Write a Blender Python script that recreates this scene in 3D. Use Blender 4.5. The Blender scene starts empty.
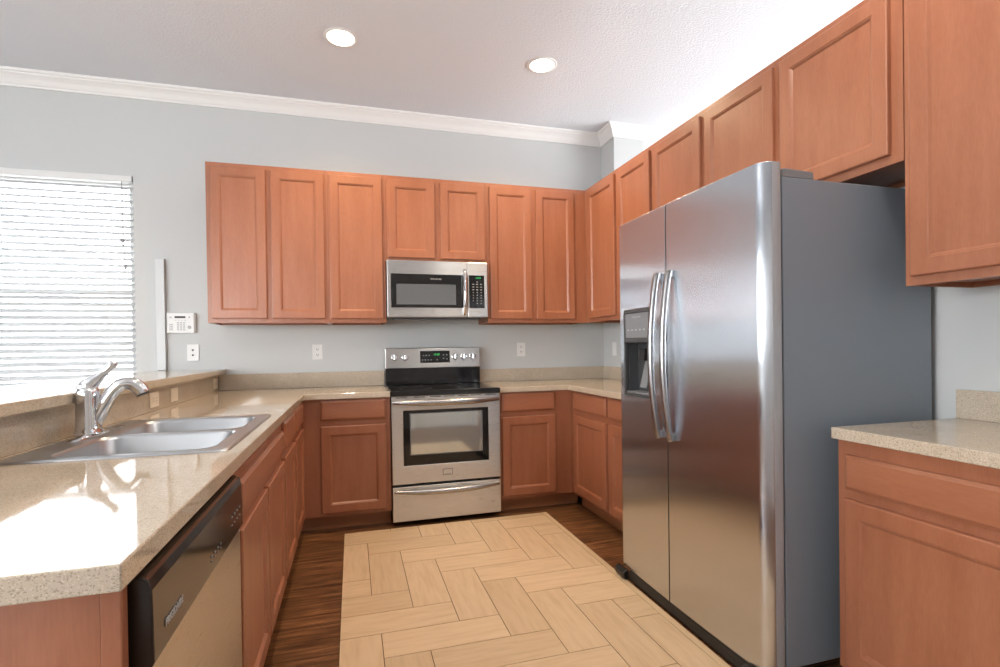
import bpy, bmesh, math, random
from mathutils import Vector, Matrix
random.seed(7)
S = bpy.context.scene
COL = S.collection
R = math.radians

# ------------------------------------------------------------------ camera
YAW, PITCH, ROLL, FPX, CYPX, CAMH = 0.2799, -0.0083, -0.0143, 514.27, 351.75, 1.1985
cd = bpy.data.cameras.new('camera')
cam = bpy.data.objects.new('camera', cd)
COL.objects.link(cam)
rx = Vector((math.cos(YAW), -math.sin(YAW), 0)); ry = Vector((math.sin(YAW), math.cos(YAW), 0)); rz = Vector((0, 0, 1))
ry, rz = ry * math.cos(PITCH) + rz * math.sin(PITCH), -ry * math.sin(PITCH) + rz * math.cos(PITCH)
rx, rz = rx * math.cos(ROLL) + rz * math.sin(ROLL), -rx * math.sin(ROLL) + rz * math.cos(ROLL)
M = Matrix((rx, rz, -ry)).transposed().to_4x4()
M.translation = Vector((0, 0, CAMH))
cam.matrix_world = M
cd.sensor_fit = 'HORIZONTAL'; cd.sensor_width = 36.0
cd.lens = FPX / 1000 * 36.0
cd.shift_y = (CYPX - 333.5) / 1000
cd.clip_start = 0.02
S.camera = cam

# ------------------------------------------------------------------ exposure, world, lights
S.view_settings.view_transform = 'Standard'
S.view_settings.look = 'None'
S.view_settings.gamma = 1
S.view_settings.use_curve_mapping = False
S.view_settings.exposure = 0.05
W = bpy.data.worlds.new('world'); S.world = W
W.use_nodes = True
bg = W.node_tree.nodes['Background']
bg.inputs['Color'].default_value = (0.93, 0.97, 1.0, 1)
bg.inputs['Strength'].default_value = 10.5

def area(name, loc, rot, sx, sy, power, color=(1, 1, 1)):
    l = bpy.data.lights.new(name, 'AREA'); l.shape = 'RECTANGLE'; l.size = sx; l.size_y = sy
    l.energy = power; l.color = color
    o = bpy.data.objects.new(name, l); COL.objects.link(o); o.location = loc; o.rotation_euler = rot
    return o
# area lamp added for daylight, set at unseen living room doors behind the camera
area('fill_light_front', (-3.0, -2.95, 1.25), (R(90), 0, 0), 2.4, 2.3, 60, (1.0, 0.99, 0.97))
# daylight through the windows of the room over the low partition on the right
area('daylight_right', (5.9, 1.6, 1.5), (R(90), 0, R(90)), 5.0, 2.4, 350, (0.97, 0.985, 1.0))
# added area lamp lighting the fridge and right cabinets, at unseen left windows
area('fill_light_left', (-4.3, 0.0, 1.7), (R(90), 0, R(-90)), 3.0, 1.1, 130, (0.95, 0.98, 1.0))
# unseen ceiling spots: two over the near kitchen, two added as living room fill
for x_, y_, e_ in ((-0.035, 1.1, 40), (1.235, 1.1, 55), (-2.6, 0.6, 60), (-2.6, -1.6, 60)):
    l_ = bpy.data.lights.new('unseen_ceiling_spot', 'SPOT'); l_.energy = e_; l_.color = (1.0, 0.90, 0.78); l_.spot_size = R(160); l_.spot_blend = 0.7; l_.shadow_soft_size = 0.07
    o_ = bpy.data.objects.new('unseen_ceiling_spot', l_); COL.objects.link(o_); o_.location = (x_, y_, 3.03)

# ------------------------------------------------------------------ node helpers
def new_mat(name):
    m = bpy.data.materials.new(name); m.use_nodes = True
    nt = m.node_tree; b = nt.nodes['Principled BSDF']
    return m, nt, b
def plain(name, col, rough=0.5, metal=0.0, ior=1.45, coat=0.0, emit=None, es=0.0):
    m, nt, b = new_mat(name)
    b.inputs['Base Color'].default_value = (*col, 1); b.inputs['Roughness'].default_value = rough
    b.inputs['Metallic'].default_value = metal; b.inputs['IOR'].default_value = ior
    b.inputs['Coat Weight'].default_value = coat; b.inputs['Coat Roughness'].default_value = 0.05
    if emit:
        b.inputs['Emission Color'].default_value = (*emit, 1); b.inputs['Emission Strength'].default_value = es
    return m
def coords(nt, scale, kind='Object', rot=(0, 0, 0)):
    t = nt.nodes.new('ShaderNodeTexCoord'); mp = nt.nodes.new('ShaderNodeMapping')
    mp.inputs['Scale'].default_value = scale; mp.inputs['Rotation'].default_value = rot
    nt.links.new(t.outputs[kind], mp.inputs['Vector']); return mp.outputs['Vector']
def noise(nt, vec, scale, detail=4, rough=0.55):
    n = nt.nodes.new('ShaderNodeTexNoise'); n.inputs['Scale'].default_value = scale
    n.inputs['Detail'].default_value = detail; n.inputs['Roughness'].default_value = rough
    nt.links.new(vec, n.inputs['Vector']); return n.outputs['Fac']
def ramp(nt, fac, stops, interp='LINEAR'):
    r = nt.nodes.new('ShaderNodeValToRGB'); r.color_ramp.interpolation = interp
    e = r.color_ramp.elements
    while len(e) < len(stops): e.new(0.5)
    for el, (p, c) in zip(e, stops): el.position = p; el.color = (*c, 1) if len(c) == 3 else c
    nt.links.new(fac, r.inputs['Fac']); return r.outputs['Color']
def mix(nt, fac, a, b, mode='MIX'):
    n = nt.nodes.new('ShaderNodeMix'); n.data_type = 'RGBA'; n.blend_type = mode
    for sock, v in ((n.inputs[0], fac), (n.inputs[6], a), (n.inputs[7], b)):
        if hasattr(v, 'links'): nt.links.new(v, sock)
        elif isinstance(v, (int, float)): sock.default_value = v
        else: sock.default_value = (*v, 1)
    return n.outputs[2]
def bump(nt, b, h, strength, dist=0.002):
    n = nt.nodes.new('ShaderNodeBump'); n.inputs['Strength'].default_value = strength
    n.inputs['Distance'].default_value = dist
    nt.links.new(h, n.inputs['Height']); nt.links.new(n.outputs['Normal'], b.inputs['Normal'])

def wood_mat(name, sc, dark, mid, light, rough=0.36):
    m, nt, b = new_mat(name)
    v = coords(nt, sc)
    big = noise(nt, v, 2.2, 5, 0.6)
    col = ramp(nt, big, [(0.25, dark), (0.5, mid), (0.78, light)])
    v2 = coords(nt, tuple(s * 6 for s in sc))
    fine = noise(nt, v2, 6, 3, 0.5)
    f2 = ramp(nt, fine, [(0.3, (0.92, 0.92, 0.92)), (0.7, (1.04, 1.04, 1.04))])
    nt.links.new(mix(nt, 1.0, col, f2, 'MULTIPLY'), b.inputs['Base Color'])
    b.inputs['Roughness'].default_value = rough
    b.inputs['Coat Weight'].default_value = 0.22; b.inputs['Coat Roughness'].default_value = 0.25
    return m
WD, WM, WL = (0.295, 0.105, 0.051), (0.338, 0.127, 0.065), (0.375, 0.148, 0.080)
wood_v = wood_mat('maple_vertical', (7, 7, 0.9), WD, WM, WL)
wood_h = wood_mat('maple_horizontal', (0.9, 7, 7), WD, WM, WL)
toe_m = wood_mat('toe_kick_wood', (0.9, 7, 7), (0.28, 0.115, 0.048), (0.34, 0.140, 0.06), (0.38, 0.16, 0.07), 0.5)
under_m = plain('cabinet_inside', (0.36, 0.2, 0.11), 0.6)

def paint(name, col, bscale, bstr, rough=0.6, dist=0.002):
    m, nt, b = new_mat(name)
    v = coords(nt, (1, 1, 1))
    b.inputs['Base Color'].default_value = (*col, 1); b.inputs['Roughness'].default_value = rough
    n = noise(nt, v, bscale, 3, 0.6)
    bump(nt, b, ramp(nt, n, [(0.38, (0, 0, 0)), (0.62, (1, 1, 1))]), bstr, dist)
    return m
wall_m = paint('wall_paint', (0.535, 0.55, 0.55), 55, 0.10)
wall_white = paint('white_wall_paint', (0.80, 0.80, 0.80), 55, 0.08)
ceil_m = paint('ceiling_paint', (0.74, 0.78, 0.83), 70, 0.30, 0.8, 0.003)
trim_m = plain('white_trim_paint', (0.80, 0.80, 0.79), 0.35)

# countertop: fine speckled solid surface, polished
def stone():
    m, nt, b = new_mat('speckled_countertop')
    v = coords(nt, (1, 1, 1))
    base = ramp(nt, noise(nt, v, 9, 4), [(0.3, (0.495, 0.415, 0.320)), (0.7, (0.545, 0.460, 0.362))])
    vo = nt.nodes.new('ShaderNodeTexVoronoi'); vo.inputs['Scale'].default_value = 480
    nt.links.new(v, vo.inputs['Vector'])
    sp = nt.nodes.new('ShaderNodeSeparateColor'); nt.links.new(vo.outputs['Color'], sp.inputs['Color'])
    dk = ramp(nt, sp.outputs[0], [(0.0, (0.66, 0.65, 0.63)), (0.11, (0.84, 0.83, 0.82)), (0.2, (1, 1, 1)), (0.84, (1, 1, 1)), (0.9, (1.18, 1.19, 1.22))], 'CONSTANT')
    nt.links.new(mix(nt, 1.0, base, dk, 'MULTIPLY'), b.inputs['Base Color'])
    b.inputs['Roughness'].default_value = 0.055; b.inputs['IOR'].default_value = 1.58
    return m
stone_m = stone()

def steel(name, col, rough, stretch, aniso=0.0, var=0.02, rot=0.0):
    m, nt, b = new_mat(name)
    v = coords(nt, stretch)
    n = noise(nt, v, 30, 3, 0.6)
    nt.links.new(ramp(nt, n, [(0.3, tuple(c * 0.96 for c in col)), (0.7, tuple(min(1, c * 1.03) for c in col))]), b.inputs['Base Color'])
    rr = nt.nodes.new('ShaderNodeMapRange'); rr.inputs['To Min'].default_value = rough - var; rr.inputs['To Max'].default_value = rough + var
    nt.links.new(n, rr.inputs['Value']); nt.links.new(rr.outputs['Result'], b.inputs['Roughness'])
    b.inputs['Metallic'].default_value = 1.0
    if aniso:
        b.inputs['Anisotropic'].default_value = aniso; b.inputs['Anisotropic Rotation'].default_value = rot
        t = nt.nodes.new('ShaderNodeTangent'); t.direction_type = 'RADIAL'; t.axis = 'Z'
        nt.links.new(t.outputs['Tangent'], b.inputs['Tangent'])
    return m
steel_dw = steel('dishwasher_stainless', (0.62, 0.60, 0.57), 0.28, (0.5, 0.5, 16), 0.85, 0.02, 0.25)
steel_m = steel('brushed_stainless', (0.62, 0.62, 0.62), 0.28, (0.5, 0.5, 16), 0.85, 0.02, 0.25)
steel_fr = steel('fridge_stainless', (0.59, 0.62, 0.67), 0.23, (14, 14, 0.4), 1.0, 0.01, 0.0)
steel_h = steel('handle_stainless', (0.40, 0.40, 0.41), 0.26, (1, 1, 1), 0, 0.01)
sink_m = plain('sink_steel', (0.48, 0.50, 0.525), 0.34, 1.0)
chrome = plain('polished_chrome', (0.75, 0.75, 0.76), 0.08, 1.0)
black_gl = plain('black_glass', (0.010, 0.010, 0.011), 0.05, 0, 1.5)
black_pl = plain('black_plastic', (0.016, 0.015, 0.015), 0.3)
dw_black = plain('dishwasher_black_gloss', (0.022, 0.016, 0.013), 0.12, 0, 1.5)
grey_pl = plain('grey_plastic', (0.20, 0.21, 0.225), 0.4)
grey_dk = plain('dark_grey_plastic', (0.06, 0.062, 0.066), 0.35)
lt_grey = plain('light_grey_print', (0.42, 0.43, 0.44), 0.5)
fr_side = paint('fridge_side_paint', (0.205, 0.240, 0.282), 260, 0.06, 0.36)
door_edge = plain('fridge_door_edge', (0.36, 0.37, 0.39), 0.4, 0.3)
strip_m = plain('painted_strip', (0.60, 0.62, 0.63), 0.4)
cord_m = plain('cord_grey', (0.30, 0.31, 0.33), 0.6)
white_pl = plain('white_plastic', (0.72, 0.725, 0.72), 0.35)
almond = plain('almond_plastic', (0.82, 0.74, 0.62), 0.35)
slot_m = plain('dark_slot', (0.03, 0.03, 0.03), 0.6)
green_led = plain('green_display', (0.0, 0.05, 0.01), 0.4, emit=(0.08, 0.9, 0.2), es=0.9)
oven_in = plain('oven_window_glass', (0.60, 0.64, 0.63), 0.05, 0.85)
mw_win = plain('microwave_window_mesh', (0.20, 0.215, 0.23), 0.10, 0.6)
lamp_e = plain('lamp_glow', (1, 1, 1), 0.5, emit=(1.0, 0.93, 0.80), es=9)

def glass_mat():
    m = bpy.data.materials.new('window_glass'); m.use_nodes = True
    nt = m.node_tree; nt.nodes.clear()
    o = nt.nodes.new('ShaderNodeOutputMaterial'); mx = nt.nodes.new('ShaderNodeMixShader')
    t = nt.nodes.new('ShaderNodeBsdfTransparent'); g = nt.nodes.new('ShaderNodeBsdfGlossy'); g.inputs['Roughness'].default_value = 0.02
    f = nt.nodes.new('ShaderNodeFresnel'); f.inputs['IOR'].default_value = 1.4
    nt.links.new(f.outputs[0], mx.inputs[0]); nt.links.new(t.outputs[0], mx.inputs[1]); nt.links.new(g.outputs[0], mx.inputs[2])
    nt.links.new(mx.outputs[0], o.inputs['Surface']); return m
glass_m = glass_mat()
def screen_mat():
    m = bpy.data.materials.new('insect_screen'); m.use_nodes = True
    nt = m.node_tree; nt.nodes.clear()
    o = nt.nodes.new('ShaderNodeOutputMaterial'); mx = nt.nodes.new('ShaderNodeMixShader'); mx.inputs[0].default_value = 0.28
    t = nt.nodes.new('ShaderNodeBsdfTransparent'); d = nt.nodes.new('ShaderNodeBsdfDiffuse'); d.inputs['Color'].default_value = (0.12, 0.12, 0.12, 1)
    nt.links.new(t.outputs[0], mx.inputs[1]); nt.links.new(d.outputs[0], mx.inputs[2]); nt.links.new(mx.outputs[0], o.inputs['Surface']); return m
screen_m = screen_mat()
def slat_mat():
    m = bpy.data.materials.new('blind_slat'); m.use_nodes = True
    nt = m.node_tree; b = nt.nodes['Principled BSDF']; o = nt.nodes['Material Output']
    b.inputs['Base Color'].default_value = (0.70, 0.715, 0.73, 1); b.inputs['Roughness'].default_value = 0.4
    t = nt.nodes.new('ShaderNodeBsdfTranslucent'); t.inputs['Color'].default_value = (0.85, 0.87, 0.9, 1)
    mx = nt.nodes.new('ShaderNodeMixShader'); mx.inputs[0].default_value = 0.16
    nt.links.new(b.outputs[0], mx.inputs[1]); nt.links.new(t.outputs[0], mx.inputs[2]); nt.links.new(mx.outputs[0], o.inputs['Surface'])
    return m
slat_m = slat_mat()

def floor_mat_():
    m, nt, b = new_mat('dark_wood_floor')
    tc = nt.nodes.new('ShaderNodeTexCoord')
    br = nt.nodes.new('ShaderNodeTexBrick'); br.offset = 0.37
    br.inputs['Scale'].default_value = 1; br.inputs['Brick Width'].default_value = 1.15; br.inputs['Row Height'].default_value = 0.125
    br.inputs['Mortar Size'].default_value = 0.0022; br.inputs['Mortar Smooth'].default_value = 0.1
    br.inputs['Color1'].default_value = (0.70, 0.70, 0.70, 1); br.inputs['Color2'].default_value = (1.15, 1.15, 1.15, 1)
    br.inputs['Mortar'].default_value = (0.25, 0.25, 0.25, 1)
    nt.links.new(tc.outputs['Object'], br.inputs['Vector'])
    v = coords(nt, (1.1, 13, 1))
    n = noise(nt, v, 3.2, 6, 0.65)
    col = ramp(nt, n, [(0.34, (0.050, 0.020, 0.008)), (0.5, (0.165, 0.072, 0.030)), (0.66, (0.330, 0.155, 0.066))])
    nt.links.new(mix(nt, 1.0, col, br.outputs['Color'], 'MULTIPLY'), b.inputs['Base Color'])
    b.inputs['Roughness'].default_value = 0.32
    bump(nt, b, n, 0.08)
    return m
floor_m = floor_mat_()
def plank_mat():
    m, nt, b = new_mat('pale_wood_planks')
    at = nt.nodes.new('ShaderNodeAttribute'); at.attribute_name = 'tone'
    tc = nt.nodes.new('ShaderNodeTexCoord'); mp = nt.nodes.new('ShaderNodeMapping'); mp.inputs['Scale'].default_value = (2.2, 16, 1)
    nt.links.new(tc.outputs['UV'], mp.inputs['Vector'])
    n = noise(nt, mp.outputs['Vector'], 2.0, 5, 0.6)
    col = ramp(nt, n, [(0.28, (0.555, 0.395, 0.245)), (0.5, (0.635, 0.468, 0.305)), (0.75, (0.685, 0.52, 0.35))])
    t2 = ramp(nt, at.outputs['Fac'], [(0, (0.90, 0.89, 0.87)), (1, (1.06, 1.06, 1.06))])
    nt.links.new(mix(nt, 1.0, col, t2, 'MULTIPLY'), b.inputs['Base Color'])
    b.inputs['Roughness'].default_value = 0.42
    return m
plank_m = plank_mat()
grout_m = plain('plank_joint', (0.10, 0.055, 0.025), 0.7)
border_m = plain('mat_border', (0.60, 0.45, 0.29), 0.5)
grass_m = paint('patio_concrete', (0.45, 0.45, 0.44), 30, 0.3, 0.9)

# ------------------------------------------------------------------ mesh helpers
class MB:
    def __init__(s): s.bm = bmesh.new()
    def box(s, x0, x1, y0, y1, z0, z1, mi=0):
        v = [s.bm.verts.new(p) for p in ((x0, y0, z0), (x1, y0, z0), (x1, y1, z0), (x0, y1, z0), (x0, y0, z1), (x1, y0, z1), (x1, y1, z1), (x0, y1, z1))]
        for q in ((0, 3, 2, 1), (4, 5, 6, 7), (0, 1, 5, 4), (1, 2, 6, 5), (2, 3, 7, 6), (3, 0, 4, 7)):
            s.bm.faces.new([v[i] for i in q]).material_index = mi
        return s
    def face(s, pts, mi=0):
        f = s.bm.faces.new([s.bm.verts.new(p) for p in pts]); f.material_index = mi; return f
    def loft(s, loops, cap0=True, cap1=True, closed=True, mi=0, smooth=True):
        rows = [[s.bm.verts.new(p) for p in l] for l in loops]
        n = len(rows[0])
        for a, b in zip(rows, rows[1:]):
            for i in range(n if closed else n - 1):
                j = (i + 1) % n
                f = s.bm.faces.new((a[i], a[j], b[j], b[i])); f.material_index = mi; f.smooth = smooth
        if cap0: s.bm.faces.new(rows[0][::-1]).material_index = mi
        if cap1: s.bm.faces.new(rows[-1]).material_index = mi
        return s
    def prism(s, poly, fn, t0, t1, mi=0, smooth=False):
        return s.loft([[fn(p, t0) for p in poly], [fn(p, t1) for p in poly]], mi=mi, smooth=smooth)
    def tube(s, path, rad, seg=14, sx=1.0, up=(0, 0, 1), mi=0):
        """swept tube; sx scales the section along the sideways axis"""
        P = [Vector(p) for p in path]; loops = []
        for i, p in enumerate(P):
            t = (P[min(i + 1, len(P) - 1)] - P[max(i - 1, 0)]).normalized()
            a = t.cross(Vector(up))
            if a.length < 1e-4: a = t.cross(Vector((0, 1, 0)))
            a.normalize(); b = a.cross(t).normalized()
            r = rad[i] if isinstance(rad, (list, tuple)) else rad
            loops.append([p + a * (math.cos(k * 2 * math.pi / seg) * r * sx) + b * (math.sin(k * 2 * math.pi / seg) * r) for k in range(seg)])
        return s.loft(loops, mi=mi)
    def lathe(s, prof, c, seg=32, axis='Z', mi=0, cap0=True, cap1=True):
        loops = []
        for r, h in prof:
            l = []
            for k in range(seg):
                a = 2 * math.pi * k / seg; u, w = r * math.cos(a), r * math.sin(a)
                l.append({'Z': (c[0] + u, c[1] + w, c[2] + h), 'Y': (c[0] + u, c[1] + h, c[2] + w), 'X': (c[0] + h, c[1] + u, c[2] + w)}[axis])
            loops.append(l)
        return s.loft(loops, cap0, cap1, mi=mi)
    def slab(s, us, vs, mask, f0, f1, mi=0):
        """grid solid with holes: f0/f1 map (u,v) to the two faces"""
        A, B = {}, {}
        def g(D, f, i, j):
            if (i, j) not in D: D[i, j] = s.bm.verts.new(f(us[i], vs[j]))
            return D[i, j]
        nu, nv = len(us) - 1, len(vs) - 1
        on = lambda i, j: 0 <= i < nu and 0 <= j < nv and mask(i, j)
        for i in range(nu):
            for j in range(nv):
                if not on(i, j): continue
                c = ((i, j), (i + 1, j), (i + 1, j + 1), (i, j + 1))
                fs = [s.bm.faces.new([g(B, f1, *q) for q in c]), s.bm.faces.new([g(A, f0, *q) for q in c[::-1]])]
                for k, (di, dj) in enumerate(((0, -1), (1, 0), (0, 1), (-1, 0))):
                    if not on(i + di, j + dj):
                        p, q = c[k], c[(k + 1) % 4]
                        fs.append(s.bm.faces.new((g(A, f0, *p), g(A, f0, *q), g(B, f1, *q), g(B, f1, *p))))
                for f in fs: f.material_index = mi
        return s
    def build(s, name, mat, parent=None, bevel=0.0, smooth=False, seg=2, loc=None, recalc=True, angle=40):
        if recalc: bmesh.ops.recalc_face_normals(s.bm, faces=s.bm.faces[:])
        me = bpy.data.meshes.new(name); s.bm.to_mesh(me); s.bm.free()
        for m in (mat if isinstance(mat, (list, tuple)) else [mat]): me.materials.append(m)
        if smooth:
            for p in me.polygons: p.use_smooth = True
            try: me.set_sharp_from_angle(angle=R(angle))
            except Exception: pass
        o = bpy.data.objects.new(name, me); COL.objects.link(o)
        if loc: o.location = loc
        if parent: o.parent = parent
        if bevel:
            b = o.modifiers.new('bevel', 'BEVEL'); b.width = bevel; b.segments = seg; b.limit_method = 'ANGLE'; b.angle_limit = R(50)
        return o

def tag(o, label, cat, group=None):
    o['label'] = label; o['category'] = cat
    if group: o['group'] = group
    return o
def thing(name, label, cat, loc=(0, 0, 0), rot=0.0, group=None):
    o = bpy.data.objects.new(name, None); COL.objects.link(o); o.location = loc; o.rotation_euler = (0, 0, rot)
    o.empty_display_size = 0.1
    return tag(o, label, cat, group)
def struct(name, mb, mat, **k):
    o = mb.build(name, mat, **k)
    if not k.get('parent'): o['kind'] = 'structure'
    return o
def text(s, size, mat, parent, loc, rot, name='lettering', extrude=0.0004, bold=False, sx=1.0):
    c = bpy.data.curves.new(name, 'FONT'); c.body = s; c.size = size; c.extrude = extrude
    c.align_x = 'CENTER'; c.align_y = 'CENTER'; c.offset = 0.0004 * size / 0.02 if bold else 0
    t = bpy.data.objects.new('text_tmp', c); COL.objects.link(t)
    dg = bpy.context.evaluated_depsgraph_get()
    me = bpy.data.meshes.new_from_object(t.evaluated_get(dg)); me.name = name
    bpy.data.objects.remove(t)
    me.materials.clear(); me.materials.append(mat)
    o = bpy.data.objects.new(name, me); COL.objects.link(o); o.parent = parent; o.location = loc; o.rotation_euler = rot; o.scale = (sx, 1, 1)
    return o

def pieces(name, mat, parent, boxes, bevel=0.0):
    for q in boxes: MB().box(*q).build(name, mat, parent, bevel=bevel)

# ------------------------------------------------------------------ the room
BW, RW, CZ = 4.16, 2.16, 3.06           # back wall, right wall, ceiling
PIER_X, PIER_Y = 2.44, 3.93
WX0, WX1, WZ0, WZ1 = -2.95, -1.452, 0.72, 2.43   # the window with the blinds

struct('floor', MB().box(-4.5, 6.2, -3.2, 6.3, -0.1, 0.0), floor_m)
struct('ceiling', MB().box(-4.5, 6.2, -3.2, 6.3, CZ, CZ + 0.1), ceil_m)
b = MB()
xs, zs = [-4.5, WX0, WX1, RW], [0, WZ0, WZ1, CZ]
b.slab(xs, zs, lambda i, j: not (i == 1 and j == 1), lambda u, v: (u, BW, v), lambda u, v: (u, BW + 0.14, v))
struct('wall_back', b, wall_m)
# right wall: low partition with an open top, and a full-height pier at its far end
b = MB().box(RW + 0.0005, PIER_X, -0.87, PIER_Y, 0, 2.45).box(RW + 0.0005, PIER_X, PIER_Y, BW + 0.14, 0, CZ)
struct('wall_right', b, wall_m)
struct('wall_left', MB().slab([-3.2, -1.6, 1.6, 4.3], [0, 1.1, 2.35, CZ], lambda i, j: not (i == 1 and j == 1), lambda u, v: (-4.5, u, v), lambda u, v: (-4.4, u, v)), wall_m)
struct('wall_front', MB().slab([-4.5, -4.25, -1.75, 6.2], [0, 2.45, CZ], lambda i, j: not (i == 1 and j == 0), lambda u, v: (u, -3.2, v), lambda u, v: (u, -3.1, v)), wall_m)
# wall just behind the camera, with a white panel door
FWY = -0.75
struct('wall_behind', MB().slab([-1.3, 0.90, 1.78, RW], [0, 2.06, CZ], lambda i, j: not (i == 1 and j == 0), lambda u, v: (u, FWY - 0.12, v), lambda u, v: (u, FWY, v)), wall_m)
struct('wall_far_right', MB().slab([-3.2, -1.0, 4.2, 6.3], [0, 0.25, 2.75, CZ], lambda i, j: not (i == 1 and j == 1), lambda u, v: (6.1, u, v), lambda u, v: (6.2, u, v)), wall_white)
struct('wall_far_back', MB().box(PIER_X, 6.2, 6.2, 6.3, 0, CZ).box(PIER_X - 0.1, PIER_X, BW + 0.14, 6.3, 0, CZ), wall_white)
# peninsula pony wall
struct('wall_peninsula', MB().box(-1.09, -0.9525, 0.90, BW - 0.001, 0, 1.031), wall_m)
struct('ground', MB().box(-30, 30, -30, 40, -0.4, -0.3), grass_m)

# crown moulding: profile swept along the back wall and round the pier
CP = [(0, -0.092), (0.010, -0.092), (0.012, -0.080), (0.018, -0.078), (0.026, -0.066), (0.036, -0.050), (0.052, -0.034), (0.064, -0.026), (0.068, -0.018), (0.078, -0.016), (0.082, -0.008), (0.082, 0.0), (0, 0)]
def crown(name, stations):
    # stations: (x, y, nx, ny) - point on the wall and the offset direction (mitred)
    b = MB(); b.loft([[(x + nx * d, y + ny * d, CZ + z - 0.0005) for d, z in CP] for x, y, nx, ny in stations], smooth=False)
    return struct(name, b, trim_m)
crown('trim_1', [(-4.39, BW - .0005, 0, -1), (RW - .0005, BW - .0005, -1, -1), (RW - .0005, PIER_Y - .0005, -1, -1), (PIER_X + .0005, PIER_Y - .0005, 1, -1), (PIER_X + .0005, BW + 0.1, 1, 0)])

# window: frame, sash, glass
wf = MB()
def ring(b, x0, x1, z0, z1, w, y0, y1):
    b.slab([x0, x0 + w, x1 - w, x1], [z0, z0 + w, z1 - w, z1], lambda i, j: not (i == 1 and j == 1), lambda u, v: (u, y0, v), lambda u, v: (u, y1, v))
ring(wf, WX0 + .001, WX1 - .001, WZ0 + .001, WZ1 - .001, 0.05, BW + 0.085, BW + 0.135)
wf.box(WX0 + 0.05, WX1 - 0.05, BW + 0.09, BW + 0.13, 1.610, 1.645)
w1 = struct('window_1', wf, trim_m)
MB().box(WX0 + 0.05, WX1 - 0.05, BW + 0.108, BW + 0.112, WZ0 + 0.05, WZ1 - 0.05).build('window_glass', glass_m, w1)
MB().box(WX0 + .002, WX1 - .002, BW + 0.004, BW + 0.084, WZ0 + .001, WZ0 + 0.018).build('window_sill', trim_m, w1)
MB().box(WX0 + 0.05, WX1 - 0.05, BW + 0.1365, BW + 0.138, WZ0 + 0.04, 1.63).build('insect_screen', screen_m, w1)
# sliding glazed door in the living room wall
b = MB()
for x0, x1 in ((-4.24, -3.01), (-3.0, -1.76)): ring(b, x0, x1, 0.01, 2.44, 0.06, -3.19, -3.14)
d1 = struct('door_1', b, trim_m)
MB().box(-4.18, -1.82, -3.170, -3.166, 0.07, 2.38).build('door_glass', glass_m, d1)
# white six-panel door behind the camera
b = MB()
b.slab([0.91, 1.02, 1.30, 1.38, 1.66, 1.77], [0.006, 0.20, 0.86, 0.98, 1.62, 1.72, 1.94, 2.05], lambda i, j: not (i in (1, 3) and j in (1, 3, 5)), lambda u, v: (u, FWY - 0.06, v), lambda u, v: (u, FWY - 0.02, v))
d2 = struct('door_2', b, trim_m)
for xa, xb_ in ((1.02, 1.30), (1.38, 1.66)):
    for za, zb in ((0.20, 0.86), (0.98, 1.62), (1.72, 1.94)):
        MB().loft([[(xa + i, y, za + i), (xb_ - i, y, za + i), (xb_ - i, y, zb - i), (xa + i, y, zb - i)] for i, y in ((0.0005, FWY - 0.058), (0.0005, FWY - 0.034), (0.03, FWY - 0.034), (0.045, FWY - 0.024))], smooth=False).build('door_panel', trim_m, d2)
MB().lathe([(0.028, 0), (0.028, 0.006), (0.012, 0.010), (0.011, 0.030), (0.024, 0.040), (0.027, 0.052), (0.020, 0.062), (0.003, 0.065)], (0.965, FWY - 0.0195, 0.95), 20, axis='Y').build('door_knob', chrome, d2, smooth=True)
b = MB(); b.slab([0.83, 0.90, 1.78, 1.85], [0.001, 2.06, 2.13], lambda i, j: not (i == 1 and j == 0), lambda u, v: (u, FWY + .0005, v), lambda u, v: (u, FWY + 0.016, v))
struct('trim_2', b, trim_m)
for nm, (y0, y1, z0, z1, X) in (('window_2', (-1.59, 1.59, 1.11, 2.34, -4.47)), ('window_3', (-0.99, 4.19, 0.26, 2.74, 6.13))):
    b = MB()
    n = 2 if nm == 'window_2' else 3
    for k in range(n):
        a, c = y0 + (y1 - y0) * k / n, y0 + (y1 - y0) * (k + 1) / n
        b.slab([a, a + .05, c - .05, c - .002], [z0, z0 + .05, z1 - .05, z1], lambda i, j: not (i == 1 and j == 1), lambda u, v: (X, u, v), lambda u, v: (X + 0.05, u, v))
    w = struct(nm, b, trim_m)
    MB().box(X + .02, X + .024, y0 + .05, y1 - .05, z0 + .05, z1 - .05).build('window_glass', glass_m, w)

# ------------------------------------------------------------------ window blinds
bl = thing('window_blind', 'white horizontal slat blind hanging in the bright window', 'blind', (0, BW, 0))
bx0, bx1 = WX0 + 0.006, WX1 - 0.003
MB().box(bx0, bx1, -0.012, 0.05, 2.386, 2.427).build('headrail', white_pl, bl, bevel=0.003)
MB().box(bx1 + 0.0003, bx1 + 0.0025, -0.010, 0.04, 2.388, 2.425).build('end_cap', grey_pl, bl)
b = MB(); pitch = 0.0453; z = 2.352; tl = R(33)
SL = []
while z > 0.80:
    SL.append(z)
    pr = []
    for t in (-1, -0.5, 0, 0.5, 1):
        d = 0.025 * t; cr = 0.003 * (1 - t * t)
        pr.append((0.030 + d * math.cos(tl) - cr * math.sin(tl), z + d * math.sin(tl) + cr * math.cos(tl)))
    loop = pr + [(y + 0.0018 * math.sin(tl), zz - 0.0022) for y, zz in pr[::-1]]
    b.loft([[(bx0 + .004, y, zz) for y, zz in loop], [(bx1 - .004, y, zz) for y, zz in loop]], smooth=False)
    z -= pitch
b.build('slats', slat_m, bl, recalc=True)
MB().box(bx0, bx1, 0.012, 0.048, 0.745, 0.765).build('bottom_rail', white_pl, bl, bevel=0.003)
for x in (bx1 - 0.16, bx1 - 0.72, bx0 + 0.16):
    for y in (0.0015, 0.0585): MB().tube([(x, y, 0.765), (x, y, 2.39)], 0.0011, 6).build('ladder_cord', white_pl, bl)
cx = bx1 - 0.058
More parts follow.
